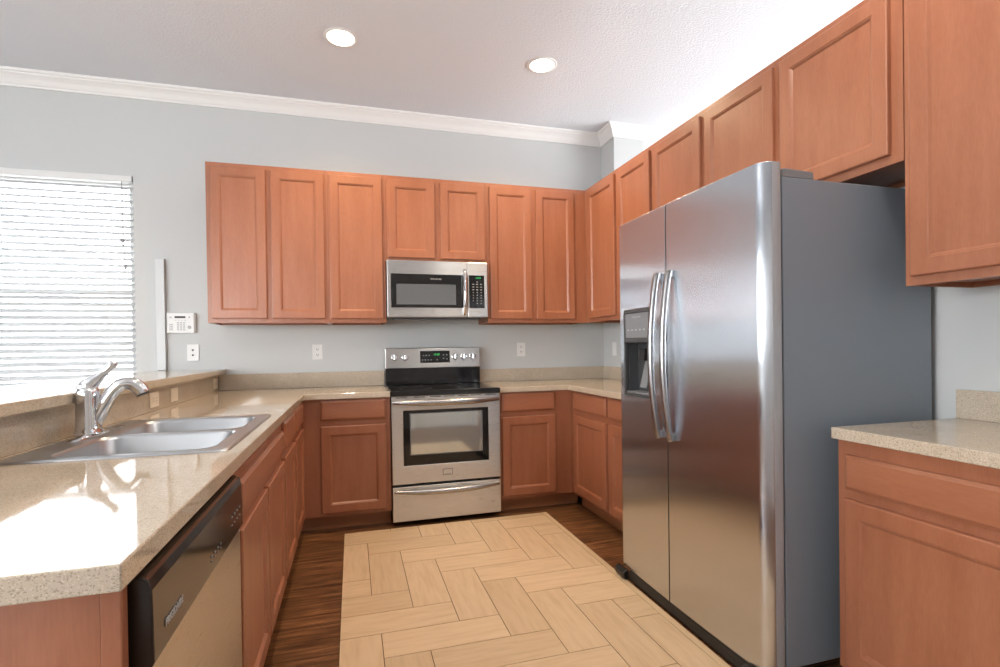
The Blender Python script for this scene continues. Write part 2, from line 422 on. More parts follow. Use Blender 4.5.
b = MB().tube([(cx, -0.016, 2.386), (cx + .002, -0.016, 2.1), (cx + 0.004, -0.016, 1.99)], 0.0022, 6)
for k in range(9):   # knotted spare cord
    a = k * 1.3
    b.tube([(cx + 0.010 * math.cos(a), -0.018, 1.965 + 0.026 * math.sin(a * 0.7)), (cx + 0.014 * math.cos(a + 1.2), -0.020, 1.985 + 0.030 * math.sin(a + 1.2))], 0.0022, 6)
b.tube([(cx + 0.002, -0.016, 1.99), (cx + 0.014, -0.016, 1.80)], 0.0016, 6)
b.build('lift_cord', cord_m, bl)
MB().lathe([(0.003, 0.03), (0.007, 0.02), (0.008, 0.0), (0.005, -0.012)], (cx + 0.014, -0.016, 1.785), 12).build('tassel', cord_m, bl, smooth=True)

# ------------------------------------------------------------------ recessed lights
for i, (x, y, lab) in enumerate(((-0.035, 3.215, 'round lit recessed ceiling light, the left of two, above the sink side'), (1.235, 3.195, 'round lit recessed ceiling light, the right of two, nearer the crown corner'))):
    t = thing('recessed_light', lab, 'ceiling light', (x, y, CZ), 0, 'recessed ceiling lights')
    MB().lathe([(0.078, -0.0005), (0.098, -0.0005), (0.099, -0.003), (0.094, -0.006), (0.082, -0.007), (0.078, -0.004)], (0, 0, 0), 48, cap0=False, cap1=False).build('trim_ring', trim_m, t, smooth=True)
    MB().lathe([(0.0775, -0.001), (0.0775, -0.004), (0.066, -0.011), (0.045, -0.017), (0.02, -0.020), (0.004, -0.0205)], (0, 0, 0), 48).build('lamp', lamp_e, t, smooth=True)
    l = bpy.data.lights.new('recessed_lamp', 'SPOT'); l.energy = 95; l.color = (1.0, 0.74, 0.44); l.spot_size = R(150); l.spot_blend = 0.8; l.shadow_soft_size = 0.07
    o = bpy.data.objects.new('recessed_lamp', l); COL.objects.link(o); o.location = (x, y, CZ - 0.03)

# ------------------------------------------------------------------ cabinets
def door_mesh(x0, x1, z0, z1, fw=0.054):
    """recessed-panel door, front face at y=-0.020, back at y=-0.0005 (local)"""
    prof = [(0, -0.0005), (0, -0.016), (0.0015, -0.0185), (0.005, -0.020), (fw, -0.020), (fw + 0.003, -0.0175), (fw + 0.006, -0.0170), (fw + 0.0135, -0.0095), (fw + 0.016, -0.0095)]
    b = MB()
    b.loft([[(x0 + i, y, z0 + i), (x1 - i, y, z0 + i), (x1 - i, y, z1 - i), (x0 + i, y, z1 - i)] for i, y in prof], smooth=False)
    return b
def drawer_mesh(x0, x1, z0, z1):
    prof = [(0, -0.0005), (0, -0.012), (0.003, -0.0145), (0.009, -0.0175), (0.012, -0.020)]
    b = MB()
    b.loft([[(x0 + i, y, z0 + i), (x1 - i, y, z0 + i), (x1 - i, y, z1 - i), (x0 + i, y, z1 - i)] for i, y in prof], smooth=False)
    return b
def cabinet(name, label, org, rot, w, depth, z0, z1, doors, drawers=(), base=False, group=None, rails=(), toe=True, toe_l=0.0, toe_r=0.0):
    """local frame: x along the face, y into the cabinet, face frame front at y=0"""
    t = thing(name, label, 'cabinet', (org[0], org[1], 0), rot, group)
    e = 0.0006
    b = MB()
    # carcass sides, back, top, bottom
    sd = 0.016
    b.box(e, sd, 0.019, depth - e, z0, z1).box(w - sd, w - e, 0.019, depth - e, z0, z1)
    b.box(sd, w - sd, depth - 0.012, depth - e, z0, z1)
    if not base: b.box(sd, w - sd, 0.019, depth - 0.012, z1 - 0.016, z1)
    b.box(sd, w - sd, 0.019, depth - 0.012, z0 + (0.0 if base else 0.018), z0 + 0.034)
    # face frame: grid with openings
    xs = sorted({e, w - e} | {v for d in list(doors) + list(drawers) for v in (d[0] + 0.012, d[1] - 0.012)})
    zs = sorted({z0, z1} | {v for d in list(doors) + list(drawers) for v in (d[2] + 0.012, d[3] - 0.012)})
    def hole(i, j):
        cx, cz = (xs[i] + xs[i + 1]) / 2, (zs[j] + zs[j + 1]) / 2
        return any(d[0] + 0.011 < cx < d[1] - 0.011 and d[2] + 0.011 < cz < d[3] - 0.011 for d in list(doors) + list(drawers))
    b.slab(xs, zs, lambda i, j: not hole(i, j), lambda u, v: (u, 0.0, v), lambda u, v: (u, 0.019, v))
    b.build('carcass', wood_v, t)
    for d in doors: door_mesh(*d[:4]).build('door', wood_v, t)
    for d in drawers: drawer_mesh(*d[:4]).build('drawer', wood_h, t)
    if base and toe:
        MB().box(e + toe_l, w - e + toe_r, 0.072, 0.085, 0.0008, z0 - 0.0008).build('toe_kick', toe_m, t)
    return t

UZ0, UZ1, DZ0, DZ1 = 1.390, 2.466, 1.420, 2.436
UY, UXR = 3.838, 1.843
G1 = 'upper cabinets along the back wall'
ud = BW - UY
def upper(x0, x1, doors, lab, z0=UZ0, dz0=DZ0, x_off=0):
    return cabinet('upper_cabinet', lab, (x0, UY), 0, x1 - x0, ud, z0, UZ1, [(a - x0, c - x0, dz0, DZ1) for a, c in doors], group=G1)
upper(-0.922, -0.157, [(-0.893, -0.553), (-0.520, -0.176)], 'two-door maple wall cabinet at the far left, nearest the window')
upper(-0.157, 0.244, [(-0.140, 0.224)], 'single-door maple wall cabinet just left of the microwave')
upper(0.244, 1.012, [(0.262, 0.606), (0.650, 0.992)], 'short two-door maple wall cabinet directly above the microwave', 1.842, 1.868)
upper(1.012, UXR - 0.0003, [(1.030, 1.370), (1.408, 1.735)], 'tall two-door maple wall cabinet right of the microwave, running into the corner')
G2 = 'upper cabinets along the right wall'
urd = RW - UXR
# right wall: local x runs towards the camera (-Y), so rot = -90 deg; local x=0 at Y=y0
def upper_r(y0, y1, doors, lab, z0=UZ0, dz0=DZ0):
    return cabinet('upper_cabinet', lab, (UXR, y0), R(-90), y0 - y1, urd, z0, UZ1, [(y0 - a, y0 - c, dz0, DZ1) for a, c in doors], group=G2)
upper_r(UY - 0.0003, 3.312, [(3.770, 3.335)], 'one-door maple corner wall cabinet over the counter left of the refrigerator')
upper_r(3.312, 2.362, [(3.292, 2.878), (2.840, 2.385)], 'two-door maple wall cabinet right of the corner one, mostly behind the refrigerator')
upper_r(2.362, 1.325, [(2.345, 1.882), (1.842, 1.366)], 'short two-door maple wall cabinet directly above the refrigerator', 1.826, 1.858)
upper_r(1.322, 0.480, [(1.296, 0.920), (0.882, 0.506)], 'big maple wall cabinet nearest the camera, at the right edge')

BZ0, BZ1 = 0.104, 0.8745
DRZ, DOZ = (0.735, 0.865), (0.128, 0.697)
BY, BXR, BXP = 3.552, 1.577, -0.325
GB = 'base cabinets'
def base_b(x0, x1, fronts, lab, tl=0.0, tr=0.0):
    return cabinet('base_cabinet', lab, (x0, BY), 0, x1 - x0, BW - BY, BZ0, BZ1, [(a - x0, c - x0, *DOZ) for a, c in fronts], [(a - x0, c - x0, *DRZ) for a, c in fronts], True, GB, toe_l=tl, toe_r=tr)
base_b(BXP + 0.001, 0.241, [(-0.205, 0.211)], 'maple base cabinet with drawer left of the range', -0.070, 0.0)
base_b(1.004, BXR - 0.001, [(1.026, 1.436)], 'maple base cabinet with drawer right of the range', 0.0, 0.070)
def base_r(y0, y1, fr_dr, fr_do, lab):
    return cabinet('base_cabinet', lab, (BXR, y0), R(-90), y0 - y1, RW - BXR, BZ0, BZ1, [(y0 - d[0], y0 - d[1], *(d[2:] or DOZ)) for d in fr_do], [(y0 - d[0], y0 - d[1], *(d[2:] or DRZ)) for d in fr_dr], True, GB)
base_r(BY - 0.001, 2.975, [(3.495, 2.995)], [(3.495, 2.995)], 'maple base cabinet with drawer in the corner left of the refrigerator')
base_r(2.974, 2.425, [(2.950, 2.450)], [(2.950, 2.450)], 'maple base cabinet half hidden by the left side of the refrigerator')
base_r(1.356, 0.50, [(1.322, 0.520, 0.713, 0.828)], [(1.322, 0.520, 0.128, 0.683)], 'wide maple base cabinet in the right foreground beside the refrigerator')
# peninsula fronts face +X: local x runs +Y, rot = +90 deg
PD = 0.604
def base_p(y0, y1, dr, do, lab):
    return cabinet('base_cabinet', lab, (BXP, y0), R(90), y1 - y0, PD, BZ0, BZ1, [(d[0] - y0, d[1] - y0, d[2], d[3]) for d in do], [(d[0] - y0, d[1] - y0, d[2], d[3]) for d in dr], True, GB)
SDR, SDO = (0.742, 0.832), (0.128, 0.692)
base_p(1.580, 2.562, [(1.597, 2.540, *SDR)], [(1.597, 2.055, *SDO), (2.082, 2.540, *SDO)], 'sink base cabinet on the peninsula beside the dishwasher, with one wide false drawer')
base_p(2.563, 3.042, [(2.585, 3.022, *DRZ)], [(2.585, 3.022, *DOZ)], 'narrow maple base cabinet in the middle of the peninsula')
base_p(3.043, BY - 0.001, [(3.066, 3.505, *DRZ)], [(3.066, 3.505, *DOZ)], 'maple base cabinet at the inner corner of the peninsula')
# finished end of the peninsula, facing the camera
ep = thing('end_panel', 'flat maple end panel closing the near end of the peninsula', 'panel', (0, 0, 0))
MB().box(-0.952, -0.3575, 0.875, 0.895, 0.0008, BZ1).build('panel', wood_v, ep)
MB().box(-0.357, -0.3295, 0.873, 0.895, 0.0008, BZ1).build('corner_post', wood_v, ep, bevel=0.002)

# ------------------------------------------------------------------ countertops
CT0, CT1 = 0.876, 0.914
SK = (-0.890, -0.352, 1.625, 2.445)      # sink cut-out
ct = thing('countertop', 'beige speckled L-shaped countertop over the peninsula and left of the range', 'countertop', (0, 0, 0))
xs = [-0.951, SK[0] + .02, SK[1] - .02, -0.3035, 0.241]; ys = [0.8055, SK[2] + .02, SK[3] - .02, 3.5225, BW - 0.0006]
def m_(i, j):
    if i == 3: return j == 3
    return not (i == 1 and j == 1)
MB().slab(xs, ys, m_, lambda u, v: (u, v, CT0), lambda u, v: (u, v, CT1)).build('worktop', stone_m, ct, bevel=0.003, seg=2)
MB().box(-0.930, 0.241, BW - 0.021, BW - 0.0006, CT1 + .0003, 1.030).build('backsplash', stone_m, ct, bevel=0.002)
MB().box(-0.9515, -0.9305, 0.905, BW - 0.022, CT1 + .0003, 1.0305).build('backsplash', stone_m, ct, bevel=0.002)
ct2 = thing('countertop', 'beige speckled countertop in the far corner between range and refrigerator', 'countertop', (0, 0, 0))
xs = [1.003, 1.538, RW - .0006]; ys = [2.425, 3.5225, BW - .0006]
MB().slab(xs, ys, lambda i, j: not (i == 0 and j == 0), lambda u, v: (u, v, CT0), lambda u, v: (u, v, CT1)).build('worktop', stone_m, ct2, bevel=0.003, seg=2)
MB().box(1.003, RW - .0006, BW - 0.021, BW - 0.0006, CT1 + .0003, 1.020).build('backsplash', stone_m, ct2, bevel=0.002)
MB().box(RW - .021, RW - .0006, 2.43, BW - 0.0215, CT1 + .0003, 1.020).build('backsplash', stone_m, ct2, bevel=0.002)
ct3 = thing('countertop', 'short speckled countertop in the right foreground beside the refrigerator', 'countertop', (0, 0, 0))
MB().box(1.550, RW - .0006, 0.47, 1.360, CT0, CT1).build('worktop', stone_m, ct3, bevel=0.003, seg=2)
MB().box(RW - .021, RW - .0006, 0.47, 1.360, CT1 + .0003, 1.020).build('backsplash', stone_m, ct3, bevel=0.002)
tag(MB().box(-1.36, -0.885, 0.82, BW - 0.0006, 1.032, 1.070).build('bar_ledge', stone_m, bevel=0.005, seg=3), 'raised beige bar ledge running behind the sink to the back wall', 'ledge')

# ------------------------------------------------------------------ sink and faucet
sk = thing('kitchen_sink', 'double-bowl stainless steel sink set in the peninsula countertop', 'sink', (0, 0, 0))
ZR = CT1 + 0.006
def rrect(x0, x1, y0, y1, r, z, n=6):
    out = []
    for cx_, cy_, a0 in ((x1 - r, y1 - r, 0), (x0 + r, y1 - r, 90), (x0 + r, y0 + r, 180), (x1 - r, y0 + r, 270)):
        for k in range(n + 1):
            a = R(a0 + 90 * k / n); out.append((cx_ + r * math.cos(a), cy_ + r * math.sin(a), z))
    return out
def cell_ring(x0, x1, y0, y1, z, n=6):
    out = []
    for cxx, cyy in ((x1, y1), (x0, y1), (x0, y0), (x1, y0)):
        out += [(cxx, cyy, z)] * (n + 1)
    return out
bas = [(-0.800, -0.392, 1.652, 2.012), (-0.800, -0.392, 2.048, 2.398)]
b = MB()
mid = 2.030
cells = [(-0.812, -0.372, 1.642, mid), (-0.812, -0.372, mid, 2.420)]
ox0, ox1, oy0, oy1 = SK
def flat(x0, x1, y0, y1): b.face([(x0, y0, ZR), (x1, y0, ZR), (x1, y1, ZR), (x0, y1, ZR)])
flat(ox0, -0.812, oy0, oy1); flat(-0.372, ox1, oy0, oy1); flat(-0.812, -0.372, oy0, 1.642); flat(-0.812, -0.372, 2.420, oy1)
for c, q in zip(cells, bas):
    ring_o = rrect(*q, 0.055, ZR)
    # plate between the cell rectangle and the bowl opening: fans at the corners, quads along the sides
    corners = [(c[1], c[3]), (c[0], c[3]), (c[0], c[2]), (c[1], c[2])]
    n1 = 7
    for k in range(4):
        for i in range(n1 - 1):
            b.face([(*corners[k], ZR), ring_o[k * n1 + i + 1], ring_o[k * n1 + i]])
        kk = (k + 1) % 4
        b.face([(*corners[k], ZR), (*corners[kk], ZR), ring_o[kk * n1], ring_o[k * n1 + n1 - 1]])
bmesh.ops.remove_doubles(b.bm, verts=b.bm.verts[:], dist=0.0001)
# rolled outer lip
for f in b.bm.faces: f.normal_update()
b.loft([rrect(ox0 - d, ox1 + d, oy0 - d, oy1 + d, 0.012 + d, z) for d, z in ((-.004, ZR), (0.0, ZR + .001), (0.005, ZR), (0.008, CT1 + .0006))], False, False)
rim = b.build('rim', sink_m, sk, smooth=False)
for q in bas:
    b = MB()
    x0, x1, y0, y1 = q
    L = []
    for d, z, r in ((0, ZR + .0004, .055), (0.003, ZR - .002, .055), (0.007, ZR - .010, .055), (0.016, CT1 - .13, .055), (0.024, CT1 - .150, .055), (0.045, CT1 - .163, .05), (0.10, CT1 - .168, .04)):
        L.append(rrect(x0 + d, x1 - d, y0 + d, y1 - d, r, z))
    b.loft(L, cap0=False, cap1=True)
    o = b.build('bowl', sink_m, sk, smooth=True, recalc=False)
    for p in o.data.polygons: p.flip()
    cxm, cym = (x0 + x1) / 2, (y0 + y1) / 2
    MB().lathe([(0.045, 0), (0.045, 0.003), (0.036, 0.004), (0.03, 0.001), (0.006, 0.001), (0.004, 0.006)], (cxm, cym, CT1 - .1675), 28).build('drain', chrome, sk, smooth=True)
# spare hole cover
tag(MB().lathe([(0.020, 0), (0.020, 0.003), (0.012, 0.005), (0.002, 0.0055)], (-0.851, 2.26, ZR + .0004), 24).build('hole_cover', chrome, smooth=True), 'small round metal hole cover on the sink deck right of the faucet', 'cap')

FX, FY = -0.850, 2.03
fa = thing('faucet', 'chrome single-lever kitchen faucet standing behind the sink', 'faucet', (FX, FY, ZR + 0.0004))
b = MB()
prof = []
for k in range(24):
    a = 2 * math.pi * k / 24; c_, s_ = math.cos(a), math.sin(a)
    prof.append((math.copysign(abs(c_) ** 0.8, c_), math.copysign(abs(s_) ** 0.8, s_)))
b.loft([[(px * 0.032 * sc, py * 0.125 * sc, z) for px, py in prof] for sc, z in ((1, 0), (1, 0.004), (0.93, 0.008), (0.6, 0.011), (0.3, 0.012))])
b.build('escutcheon', chrome, fa, smooth=True)
b = MB().lathe([(0.041, 0.011), (0.041, 0.018), (0.0375, 0.023), (0.0365, 0.034), (0.0355, 0.060), (0.034, 0.095), (0.0335, 0.125), (0.034, 0.138), (0.033, 0.150), (0.028, 0.162), (0.018, 0.170), (0.003, 0.172)], (0, 0, 0), 36)
b.build('body', chrome, fa, smooth=True, angle=60)
sp = Vector((0.985, 0.17, 0)).normalized()
def fp(d, z): return (sp.x * d, sp.y * d, z)
path = [(0.008, 0.030), (0.022, 0.062), (0.038, 0.096), (0.054, 0.128), (0.070, 0.152), (0.088, 0.169), (0.104, 0.174), (0.120, 0.172), (0.133, 0.164), (0.144, 0.152), (0.151, 0.138)]
rad = [0.023, 0.0235, 0.023, 0.022, 0.0215, 0.0215, 0.022, 0.023, 0.0245, 0.025, 0.0245]
MB().tube([fp(*q) for q in path], rad, 20, up=(-sp.y, sp.x, 0)).build('spout', chrome, fa, smooth=True, angle=60)
MB().tube([fp(0.1512, 0.1375), fp(0.1533, 0.132)], [0.0205, 0.020], 20, up=(-sp.y, sp.x, 0)).build('aerator', grey_dk, fa, smooth=True)
hp = [(-0.016, 0.142), (-0.008, 0.158), (0.004, 0.172), (0.018, 0.186), (0.034, 0.203), (0.050, 0.219), (0.062, 0.234), (0.072, 0.243), (0.079, 0.247)]
hr = [0.014, 0.021, 0.021, 0.0165, 0.0115, 0.0095, 0.0105, 0.0115, 0.006]
MB().tube([fp(*q) for q in hp], hr, 16, sx=1.25, up=(-sp.y, sp.x, 0)).build('lever', chrome, fa, smooth=True, angle=60)

# ------------------------------------------------------------------ dishwasher
dw = thing('dishwasher', 'stainless dishwasher with black control panel at the near end of the peninsula', 'dishwasher', (0, 0, 0))
dy0, dy1, dxf = 0.906, 1.577, -0.304
MB().box(-0.92, -0.343, dy0, dy1, 0.0008, 0.868).build('tub', black_pl, dw)
MB().box(-0.3425, dxf - 0.004, dy0 + .003, dy1 - .002, 0.095, 0.710).build('door', steel_dw, dw, bevel=0.004)
pp = [(-0.3425, 0.712), (dxf, 0.712), (dxf + .004, 0.720), (dxf + .002, 0.832), (dxf - .003, 0.848), (-0.319, 0.855), (-0.3425, 0.857)]
cpn = MB().prism(pp, lambda p, t: (p[0], t, p[1]), dy0, dy1 - .002).build('control_panel', dw_black, dw, bevel=0.003)
cpn.name = 'control_panel'
MB().box(-0.3425, -0.333, dy0 + .002, dy1 - .002, 0.0009, 0.088).build('kick_plate', black_pl, dw)
XT = dxf + .0048
text('FRIGIDAIRE', 0.0175, lt_grey, cpn, (XT, 1.000, 0.756), (R(90), 0, R(90)), bold=True)
for k in range(4):
    pieces('button_mark', grey_pl, cpn, [(XT - .001, XT + .0006, 1.24 + k * .026, 1.248 + k * .026, 0.752, 0.756), (XT - .001, XT + .0006, 1.24 + k * .026, 1.247 + k * .026, 0.743, 0.745),
        (XT - .001, XT + .0006, 1.435 + k * .030, 1.444 + k * .030, 0.776, 0.780), (XT - .001, XT + .0006, 1.435 + k * .030, 1.443 + k * .030, 0.756, 0.758)])

# ------------------------------------------------------------------ range
rg = thing('range', 'stainless electric range with black glass cooktop between base cabinets', 'stove', (0, 0, 0))
x0, x1, yf = 0.244, 1.001, 3.500
MB().box(x0 + .003, x1 - .003, 3.545, 4.125, 0.030, 0.877).build('body', black_pl, rg)
for qx in (x0 + .05, x1 - .05):
    for qy in (3.62, 4.05): MB().lathe([(0.018, 0.0008), (0.018, 0.012), (0.010, 0.014), (0.010, 0.0295)], (qx, qy, 0), 12).build('foot', black_pl, rg)
MB().box(x0 - .0005, x1 + .0005, yf - .012, 4.06, 0.880, 0.917).build('cooktop', black_gl, rg, bevel=0.008, seg=3)
for bx, by, br in ((0.43, 3.68, .11), (0.82, 3.67, .085), (0.43, 3.93, .08), (0.82, 3.93, .105)):
    MB().lathe([(br, 0.0004), (br + .002, 0.0006), (br + .003, .0004)], (bx, by, 0.917), 40, cap0=False, cap1=False).build('burner_ring', grey_dk, rg)
# vent strip with slots under the cooktop
vs = MB().box(x0 + .002, x1 - .002, yf + .002, 3.544, 0.846, 0.8785).build('vent_strip', steel_m, rg, bevel=0.002)
pieces('vent_slot', slot_m, vs, [(sx, sx + .075, yf + .0005, yf + .004, 0.8675, 0.872) for sx in (.275, .395, .505, .60, .70, .79, .895)])
# oven door with a window opening
dz0, dz1 = 0.285, 0.843
b = MB(); b.slab([x0 + .002, 0.323, 0.915, x1 - .002], [dz0, 0.408, 0.782, dz1], lambda i, j: not (i == 1 and j == 1), lambda u, v: (u, yf, v), lambda u, v: (u, 3.543, v))
dr = b.build('oven_door', steel_m, rg, bevel=0.003)
MB().box(0.3235, 0.9145, yf + .003, 3.535, 0.4085, 0.7815).build('door_glass', black_gl, dr)
MB().box(0.372, 0.866, yf + .0015, yf + .0028, 0.482, 0.757).build('window', oven_in, dr, bevel=0.0006)
b = MB()
ring(b, 0.367, 0.871, 0.477, 0.762, 0.004, yf + .0012, yf + .0028)
b.build('window_border', grey_pl, dr)
def bow_handle(z, xa, xb, bow, r, name, par, sag=0.0):
    P = []
    for k in range(25):
        t = k / 24; s = math.sin(math.pi * t) ** 0.7 if 0 < t < 1 else 0
        P.append((xa + (xb - xa) * t, yf - 0.006 - bow * s, z - sag * s))
    rr = [r * (0.55 + 0.45 * min(1, 4 * min(k, 24 - k) / 24)) for k in range(25)]
    MB().tube(P, rr, 14, sx=0.75).build(name, steel_h, par, smooth=True, angle=60)
bow_handle(0.838, x0 + .012, x1 - .012, 0.052, 0.021, 'oven_handle', dr, 0.004)
b = MB(); b.box(0.585, 0.655, yf - .0025, yf + .001, 0.327, 0.372); em = b.build('emblem', grey_pl, dr, bevel=0.001)
b = MB(); b.box(0.590, 0.650, yf - .0032, yf - .0022, 0.332, 0.367); b.build('emblem_face', steel_m, dr)
text('FRIGIDAIRE', 0.0085, grey_dk, dr, (0.62, yf - .0035, 0.3365), (R(90), 0, 0))
dwr = MB().box(x0 + .002, x1 - .002, yf + .001, 3.543, 0.034, 0.268).build('storage_drawer', steel_m, rg, bevel=0.003)
bow_handle(0.238, x0 + .016, x1 - .016, 0.030, 0.018, 'drawer_handle', dwr, 0.010)
# back guard
MB().box(x0 + .004, x1 - .004, 4.066, 4.125, 0.9175, 1.046).build('back_guard', black_gl, rg, bevel=0.004)
pn = MB().prism([(4.062, 1.047), (4.072, 1.200), (4.085, 1.206), (4.125, 1.206), (4.125, 1.047)], lambda p, t: (t, p[0], p[1]), x0 + .002, x1 - .002).build('control_panel', steel_m, rg, bevel=0.003)
tip = math.atan2(0.010, 0.153)
def pnl(x, z, off=0.0): return (x, 4.062 + (z - 1.047) * 0.010 / 0.153 - off, z)
dx, dy_, dz_ = pnl(0.632, 1.132)
def onp(o): o.location = (dx, dy_, dz_); o.rotation_euler = (-tip, 0, 0); return o
onp(MB().box(-0.118, 0.118, -0.0016, 0.0, -0.047, 0.047).build('display', black_gl, pn, bevel=0.0012))
tx = text('10:00', 0.022, green_led, pn, (0, 0, 0), (0, 0, 0), 'clock_digits')
for v in tx.data.vertices: v.co = Vector((v.co.x + 0.012, -v.co.z - 0.0022, v.co.y + 0.018))
onp(tx)
for (bx, bz) in [(-.115 + .028 * k, 0.012) for k in range(3)] + [(-.125 + .028 * k, -.024) for k in range(4)] + [(.085, .014), (.118, .014), (.085, -.014), (.118, -.018), (.02, -.024)]:
    bx *= 0.8
    onp(MB().box(bx - .005, bx + .005, -.0022, -.0015, bz - .003, bz + .003).build('button_mark', lt_grey, pn))
for kx in (0.316, 0.396, 0.793, 0.865, 0.937):
    kb = MB().lathe([(0.026, -0.0004), (0.026, -0.003), (0.023, -0.004), (0.0225, -0.020), (0.020, -0.023), (0.003, -0.0235)], (0, 0, 0), 28, axis='Y').build('knob', chrome, rg, smooth=True, loc=pnl(kx, 1.132))
    kb.rotation_euler = (-tip, 0, 0)
    MB().box(-.0045, .0045, -.031, -.0237, -.020, .020).build('grip', chrome, kb, bevel=0.0015)
    MB().box(-.0012, .0012, -.0012, -.0003, -.041, -.031).build('pointer_mark', grey_dk, kb)

# ------------------------------------------------------------------ microwave
mw = thing('microwave', 'stainless over-the-range microwave below the short wall cabinet', 'microwave', (0, 0, 0))
mx0, mx1, my, mz0, mz1 = 0.248, 0.992, 3.765, 1.428, 1.8405
MB().box(mx0 + .003, mx1 - .003, my + .036, BW - .001, mz0 + .004, mz1).build('body', black_pl, mw)
MB().box(mx0 + .05, mx1 - .05, my + .04, my + .20, mz0 - .012, mz0 + .0035).build('vent_grille', grey_dk, mw)
spl = 0.838
md = MB().box(mx0, spl - .001, my, my + .035, mz0, mz1 - .001).build('door', steel_m, mw, bevel=0.004)
mp = MB().box(spl + .001, mx1, my, my + .035, mz0, mz1 - .001).build('control_panel', steel_m, mw, bevel=0.004)
MB().box(0.274, 0.802, my - .0025, my + .0005, 1.497, 1.742).build('door_glass', black_gl, md, bevel=0.001)
MB().box(0.312, 0.748, my - .0034, my - .0026, 1.520, 1.668).build('window', mw_win, md)
text('FRIGIDAIRE', 0.016, lt_grey, md, (0.60, my - .003, 1.707), (R(90), 0, 0))
kp = MB().box(0.848, 0.966, my - .0025, my + .0005, 1.497, 1.742).build('key_panel', black_gl, mp, bevel=0.001)
text('10:00', 0.018, green_led, mp, (0.918, my - .003, 1.722), (R(90), 0, 0), 'clock_digits')
for j in range(8):
    for i in range(3):
        if j == 7 and i == 0: continue
        w_ = .007 if j < 3 else .0035
        pieces('button_mark', lt_grey, mp, [(0.880 + i * .030 - w_, 0.880 + i * .030 + w_, my - .0032, my - .0024, 1.672 - j * .0205, 1.678 - j * .0205)])
pieces('button_mark', lt_grey, mp, [(0.905, 0.916, my - .0032, my - .0024, 1.690, 1.696)])
P = [(0.812, my - .002 - 0.042 * (math.sin(math.pi * k / 20) ** 0.6 if 0 < k < 20 else 0), 1.447 + (1.778 - 1.447) * k / 20) for k in range(21)]
MB().tube(P, 0.0135, 14, sx=1.0, up=(1, 0, 0)).build('handle', chrome, md, smooth=True, angle=60)

# ------------------------------------------------------------------ refrigerator
fr = thing('refrigerator', 'tall stainless side-by-side refrigerator with water dispenser on the right', 'refrigerator', (0, 0, 0))
fy0, fy1, fz0, fz1 = 1.424, 2.425, 0.062, 1.818
split = 1.978
def fx(y):
    t = (y - fy0) / (fy1 - fy0)
    x = 1.334 + 0.010 * (2 * t - 1) ** 2
    for d, amp in ((y - fy0, 0.034), (fy1 - y, 0.018)):
        if d < 0.038: x += amp * (1 - d / 0.038) ** 2.2
    return x
XB = 1.414
def fdoor(ya, yb, name, hole=None):
    ys = set([ya, yb] + [ya + (yb - ya) * k / 14 for k in range(15)])
    for e_ in (fy0, fy1):
        for k in range(9):
            y = e_ + (0.038 * k / 8) * (1 if e_ == fy0 else -1)
            if ya <= y <= yb: ys.add(y)
    zs = [fz0, fz1]
    if hole: ys |= {hole[0], hole[1]}; zs = [fz0, hole[2], hole[3], fz1]
    ys = sorted(ys); ys = [y for i, y in enumerate(ys) if i == 0 or y - ys[i - 1] > 0.001 or (hole and y in hole)]
    b = MB()
    def mk(i, j):
        if not hole: return True
        c = (ys[i] + ys[i + 1]) / 2
        return not (hole[0] < c < hole[1] and j == 1)
    b.slab(ys, zs, mk, lambda u, v: (XB, u, v), lambda u, v: (fx(u), u, v))
    o = b.build(name, [steel_fr, door_edge, slot_m], fr, smooth=True, angle=35, bevel=0.0015)
    for p in o.data.polygons:
        if abs(p.normal.y) > 0.97 or abs(p.normal.z) > 0.97: p.material_index = 2 if abs(p.center.y - split) < 0.01 else 1  # edges at the door gap coloured dark, painting in the gap's shade
    return o
H = (2.112, 2.352, 0.945, 1.378)
dR = fdoor(fy0, split - .0035, 'door')
dL = fdoor(split + .0035, fy1, 'door', H)
MB().box(1.424, 2.122, fy0 + .004, 2.356, 0.070, 1.770).build('body', fr_side, fr, bevel=0.004)
MB().box(1.3385, 1.4135, split - .0033, split + .0033, fz0 + .001, fz1 - .003).build('seam_shade', slot_m, fr)  # dark strip standing in for the shade in the gap between the doors
MB().box(1.4145, 1.4238, fy0 + .012, 2.350, 0.075, 1.765).build('gasket', slot_m, fr)
# hinge covers on top
for ya, yb in ((fy0 + .006, fy0 + .085), (2.27, 2.35)):
    b = MB().prism([(1.4245, 1.7705), (1.565, 1.7705), (1.562, 1.797), (1.440, 1.802), (1.4245, 1.798)], lambda p, t: (p[0], t, p[1]), ya, yb)
    b.build('hinge_cover', grey_pl, fr, bevel=0.003)
# kick grille and feet
b = MB().box(1.335, 1.412, fy0 + .02, fy1 - .10, 0.0095, 0.0605)
g = b.build('base_grille', black_pl, fr, bevel=0.004)
for k in range(3): MB().box(1.3335, 1.3355, fy0 + .06, fy1 - .08, 0.021 + k * .012, 0.026 + k * .012).build('grille_slot', slot_m, g)
for yc in (fy0 + .05, fy1 - .05):
    MB().prism([(1.306, 0.024), (1.304, 0.044), (1.320, 0.056), (1.3345, 0.059), (1.3345, 0.0095), (1.314, 0.0095)], lambda p, t: (p[0], t, p[1]), yc - .045, yc + .045).build('roller_foot', black_pl, fr, bevel=0.004)
